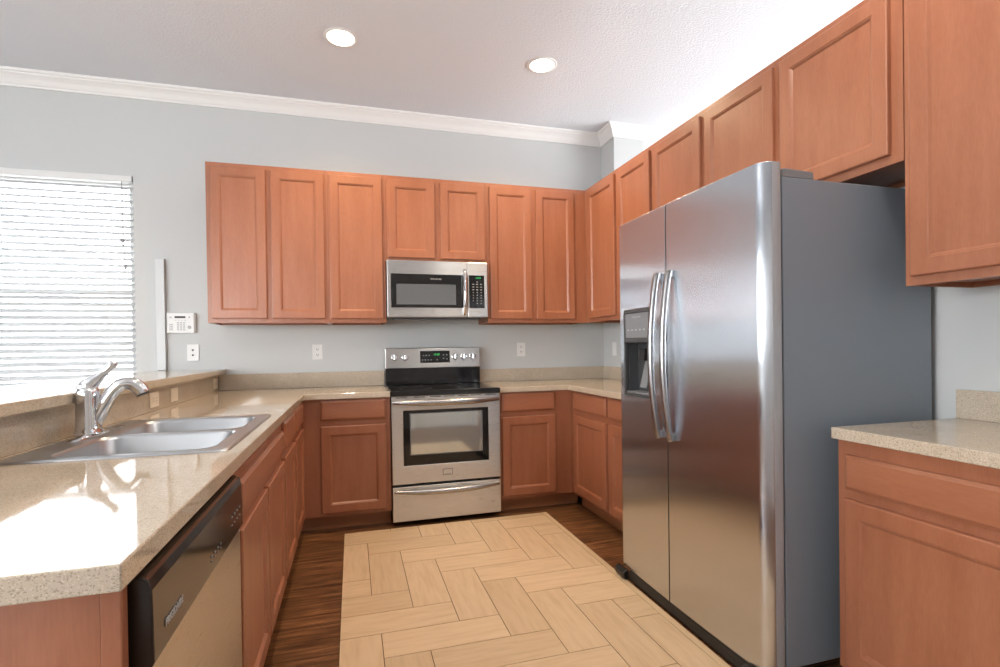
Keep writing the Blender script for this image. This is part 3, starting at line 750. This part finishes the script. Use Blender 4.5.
# handles: bowed bars
for yc, d in ((split + .046, dL), (split - .046, dR)):
    P = []; n = 30
    base = fx(yc)
    for k in range(n + 1):
        t = k / n; s = math.sin(math.pi * t) ** 0.75 if 0 < k < n else 0
        P.append((base - 0.014 - 0.038 * s, yc, 0.785 + (1.520 - 0.785) * t))
    h = MB().tube(P, 0.0145, 12, sx=1.05, up=(1, 0, 0)).build('handle', steel_h, d, smooth=True, angle=60)
    for z in (0.800, 1.505): MB().box(base - 0.030, base - 0.0005, yc - .011, yc + .011, z - .017, z + .017).build('handle_mount', steel_h, d, bevel=0.004)
# dispenser
xd = fx((H[0] + H[1]) / 2)
ds = MB(); e = .001
ds.slab([H[0] + e, H[0] + .014, H[1] - .014, H[1] - e], [H[2] + e, H[2] + .016, 1.212, 1.236, H[3] - .020, H[3] - e], lambda i, j: not (i == 1 and j in (1, 3)), lambda u, v: (xd - .004, u, v), lambda u, v: (xd + .02, u, v))
ds = ds.build('dispenser', grey_dk, fr, bevel=0.003)
MB().box(xd - .001, xd + .018, H[0] + .0145, H[1] - .0145, 1.2365, H[3] - .0205).build('display_panel', grey_pl, ds, bevel=0.002)
text('FRIGIDAIRE', 0.016, lt_grey, ds, (xd - .0018, (H[0] + H[1]) / 2, 1.338), (R(90), 0, R(-90)))
pieces('button_mark', lt_grey, ds, [(xd - .0020, xd - .0008, H[0] + .045 + k * .036, H[0] + .059 + k * .036, 1.272, 1.279) for k in range(5)])
# alcove shell
b = MB(); a0, a1, c0, c1 = H[0] + .0145, H[1] - .0145, H[2] + .0165, 1.2115
xb = XB - .006
b.face([(xb, a0, c0), (xb, a1, c0), (xb, a1, c1), (xb, a0, c1)])
for q in (((a0, c0), (a1, c0)), ((a1, c0), (a1, c1)), ((a1, c1), (a0, c1)), ((a0, c1), (a0, c0))):
    b.face([(xd + .0205, *q[0]), (xd + .0205, *q[1]), (xb, *q[1]), (xb, *q[0])])
b.build('alcove', grey_dk, ds, recalc=False)
MB().prism([(xb - .001, c1 - .02), (xd + .028, c1 - .03), (xd + .022, c1 - .085), (xd + .034, c1 - .09), (xb - .001, c1 - .06)], lambda p, t: (p[0], t, p[1]), 2.205, 2.255).build('nozzle', black_pl, ds, bevel=0.003)
MB().prism([(xb - .002, c1 - .09), (xb - .006, c1 - .09), (xd + .030, c0 + .030), (xd + .034, c0 + .030)], lambda p, t: (p[0], t, p[1]), 2.20, 2.26).build('paddle', grey_pl, ds, bevel=0.001)
MB().box(xd + .002, xb - .001, a0 + .003, a1 - .003, c0 + .0005, c0 + .010).build('drip_tray', grey_pl, ds, bevel=0.002)

# ------------------------------------------------------------------ floor mat with herringbone planks
MX0, MX1, MY0, MY1 = -0.068, 1.326, 0.55, 3.470
fm = thing('floor_mat', 'pale wood-look herringbone plank mat lying in front of the range', 'mat', (0, 0, 0))
MB().box(MX0, MX1, MY0, MY1, 0.0008, 0.0055).build('backing', grout_m, fm)
px0, py0, PW, PL = 0.252, 2.381, 0.180, 0.513
bm = bmesh.new(); uvl = bm.loops.layers.uv.new('UVMap'); tone = bm.faces.layers.float.new('tone')
gap = 0.0017; zt = 0.0080
cx0, cx1, cy0, cy1 = MX0 + .002, 1.292, MY0 + .002, MY1 - .002
for n_ in range(-16, 17):
    for mm in range(-14, 15):
        k_, vert = mm // 2, mm % 2 == 0
        bx_, by_ = px0 + n_ * PW + k_ * PL, py0 - n_ * PW + k_ * PL
        r_ = (bx_, bx_ + PW, by_, by_ + PL, True) if vert else (bx_ + PW, bx_ + PW + PL, by_ + PL - PW, by_ + PL, False)
        ax0, ax1, ay0, ay1 = r_[0] + gap, r_[1] - gap, r_[2] + gap, r_[3] - gap
        ax0, ax1, ay0, ay1 = max(ax0, cx0), min(ax1, cx1), max(ay0, cy0), min(ay1, cy1)
        if ax1 - ax0 < 0.004 or ay1 - ay0 < 0.004: continue
        tn = random.random(); ou, ov = random.random() * 20, random.random() * 20
        lo = [bm.verts.new((x, y, 0.0056)) for x, y in ((ax0, ay0), (ax1, ay0), (ax1, ay1), (ax0, ay1))]
        hi = [bm.verts.new((x, y, zt)) for x, y in ((ax0, ay0), (ax1, ay0), (ax1, ay1), (ax0, ay1))]
        for q in ([hi[0], hi[1], hi[2], hi[3]], [lo[0], lo[1], hi[1], hi[0]], [lo[1], lo[2], hi[2], hi[1]], [lo[2], lo[3], hi[3], hi[2]], [lo[3], lo[0], hi[0], hi[3]]):
            f = bm.faces.new(q); f[tone] = tn
            for l in f.loops:
                x, y = l.vert.co.x, l.vert.co.y
                l[uvl].uv = (y + ou, x + ov) if r_[4] else (x + ou, y + ov)
me = bpy.data.meshes.new('planks'); bm.to_mesh(me); bm.free(); me.materials.append(plank_m)
o = bpy.data.objects.new('planks', me); COL.objects.link(o); o.parent = fm
MB().box(1.2945, MX1 - .0005, MY0 + .002, MY1 - .002, 0.0056, 0.0078).build('border_strip', border_m, fm)

# ------------------------------------------------------------------ wall plates, keypad, wall strip
def plate(name, label, cat, loc, rot, mat, w, h, kind, group=None):
    t = thing(name, label, cat, loc, rot, group)
    MB().box(-w / 2, w / 2, -0.006, -0.0004, -h / 2, h / 2).build('cover_plate', mat, t, bevel=0.002)
    if kind == 'duplex':
        for s in (1, -1):
            ins = MB().box(-.016, .016, -0.0072, -0.0058, s * .021 - .014, s * .021 + .014).build('receptacle', mat, t, bevel=0.0008)
            pieces('slot', slot_m, ins, [(-.008, -.005, -.0078, -.0070, s * .021 - .003, s * .021 + .007), (.005, .008, -.0078, -.0070, s * .021 - .002, s * .021 + .006), (-.0025, .0025, -.0078, -.0070, s * .021 - .010, s * .021 - .005)])
    elif kind == 'jack':
        for s in (1, -1):
            MB().lathe([(0.007, -.0058), (0.007, -.0085), (0.003, -.0090)], (0, 0, s * .018), 14, axis='Y').build('jack', grey_dk, t)
    elif kind == 'switch':
        MB().box(-.017, .017, -0.0074, -0.0058, -.033, .033).build('rocker', mat, t, bevel=0.002)
    return t
GO = 'wall plates'
plate('wall_jack_plate', 'white wall plate with two dark jacks under the alarm keypad', 'outlet', (-1.098, BW, 1.193), 0, white_pl, 0.075, 0.118, 'jack')
plate('wall_outlet', 'white outlet on the back wall left of the range', 'outlet', (-0.254, BW, 1.184), 0, white_pl, 0.074, 0.116, 'duplex', GO)
plate('wall_outlet', 'white outlet on the back wall right of the range', 'outlet', (1.382, BW, 1.180), 0, white_pl, 0.074, 0.116, 'duplex', GO)
plate('wall_switch', 'white switch on the right wall in the far corner', 'switch', (RW, 3.955, 1.172), R(-90), white_pl, 0.074, 0.116, 'switch')
GA = 'almond plates on the ledge splash'
plate('splash_outlet', 'almond outlet on the ledge splash closest to the faucet', 'outlet', (-0.9305, 2.862, 0.970), R(90), almond, 0.112, 0.074, 'none', GA)
plate('splash_switch', 'almond plate on the ledge splash, middle of the three', 'outlet', (-0.9305, 3.155, 0.970), R(90), almond, 0.112, 0.074, 'none', GA)
plate('splash_outlet', 'almond outlet on the ledge splash closest to the back wall', 'outlet', (-0.9305, 4.035, 0.972), R(90), almond, 0.100, 0.074, 'none', GA)
for o in [o for o in COL.objects if o.get('group') == GA]:
    nm = 'rocker' if o.name.startswith('splash_switch') else 'receptacle'
    ins = MB().box(-.033, .033, -0.0074, -0.0058, -.017, .017).build(nm, almond, o, bevel=0.001)
    if nm == 'receptacle':
        for s in (1, -1): pieces('slot', slot_m, ins, [(s * .018 - .003, s * .018 + .006, -.0080, -.0072, -.008, -.005), (s * .018 - .003, s * .018 + .006, -.0080, -.0072, .005, .008)])

kp = thing('alarm_keypad', 'white alarm keypad with dark display on the back wall', 'keypad', (-1.163, BW, 1.405))
hs = MB().prism([(-.092, -.0004), (-.092, -.022), (-.086, -.028), (.080, -.028), (.090, -.018), (.090, -.0004)], lambda p, t: (p[0], p[1], t), -0.072, 0.072).build('housing', white_pl, kp, bevel=0.003)
MB().box(-.040, .028, -.0288, -.0278, .034, .048).build('display', slot_m, kp)
KS = [(-.020 + i * .019 - .006, -.020 + i * .019 + .006, -.0300, -.0278, -.052 + j * .0125, -.044 + j * .0125) for i in range(3) for j in range(5)]
KS += [(-.074, -.052, -.0300, -.0278, -.052 + j * .0125, -.045 + j * .0125) for j in range(4)]
KS += [(-.038 + k * .020, -.030 + k * .020, -.0300, -.0278, .016, .020) for k in range(4)]
pieces('key', lt_grey, kp, KS)
pieces('badge', lt_grey, kp, [(-.074, -.058, -.0295, -.0278, .034, .044)])
MB().lathe([(0.012, -.0278), (0.012, -.0295), (0.009, -.030), (.002, -.030)], (0.052, 0, -.032), 18, axis='Y').build('key', lt_grey, kp)
MB().lathe([(0.006, -.0278), (0.006, -.0295), (.002, -.0297)], (0.052, 0, .040), 14, axis='Y').build('indicator', lt_grey, kp)
tag(MB().box(-1.318, -1.262, BW - .030, BW - .0006, 1.0708, 1.857).build('wall_strip', strip_m, bevel=0.004), 'tall narrow white strip on the back wall left of the alarm keypad', 'wall strip')
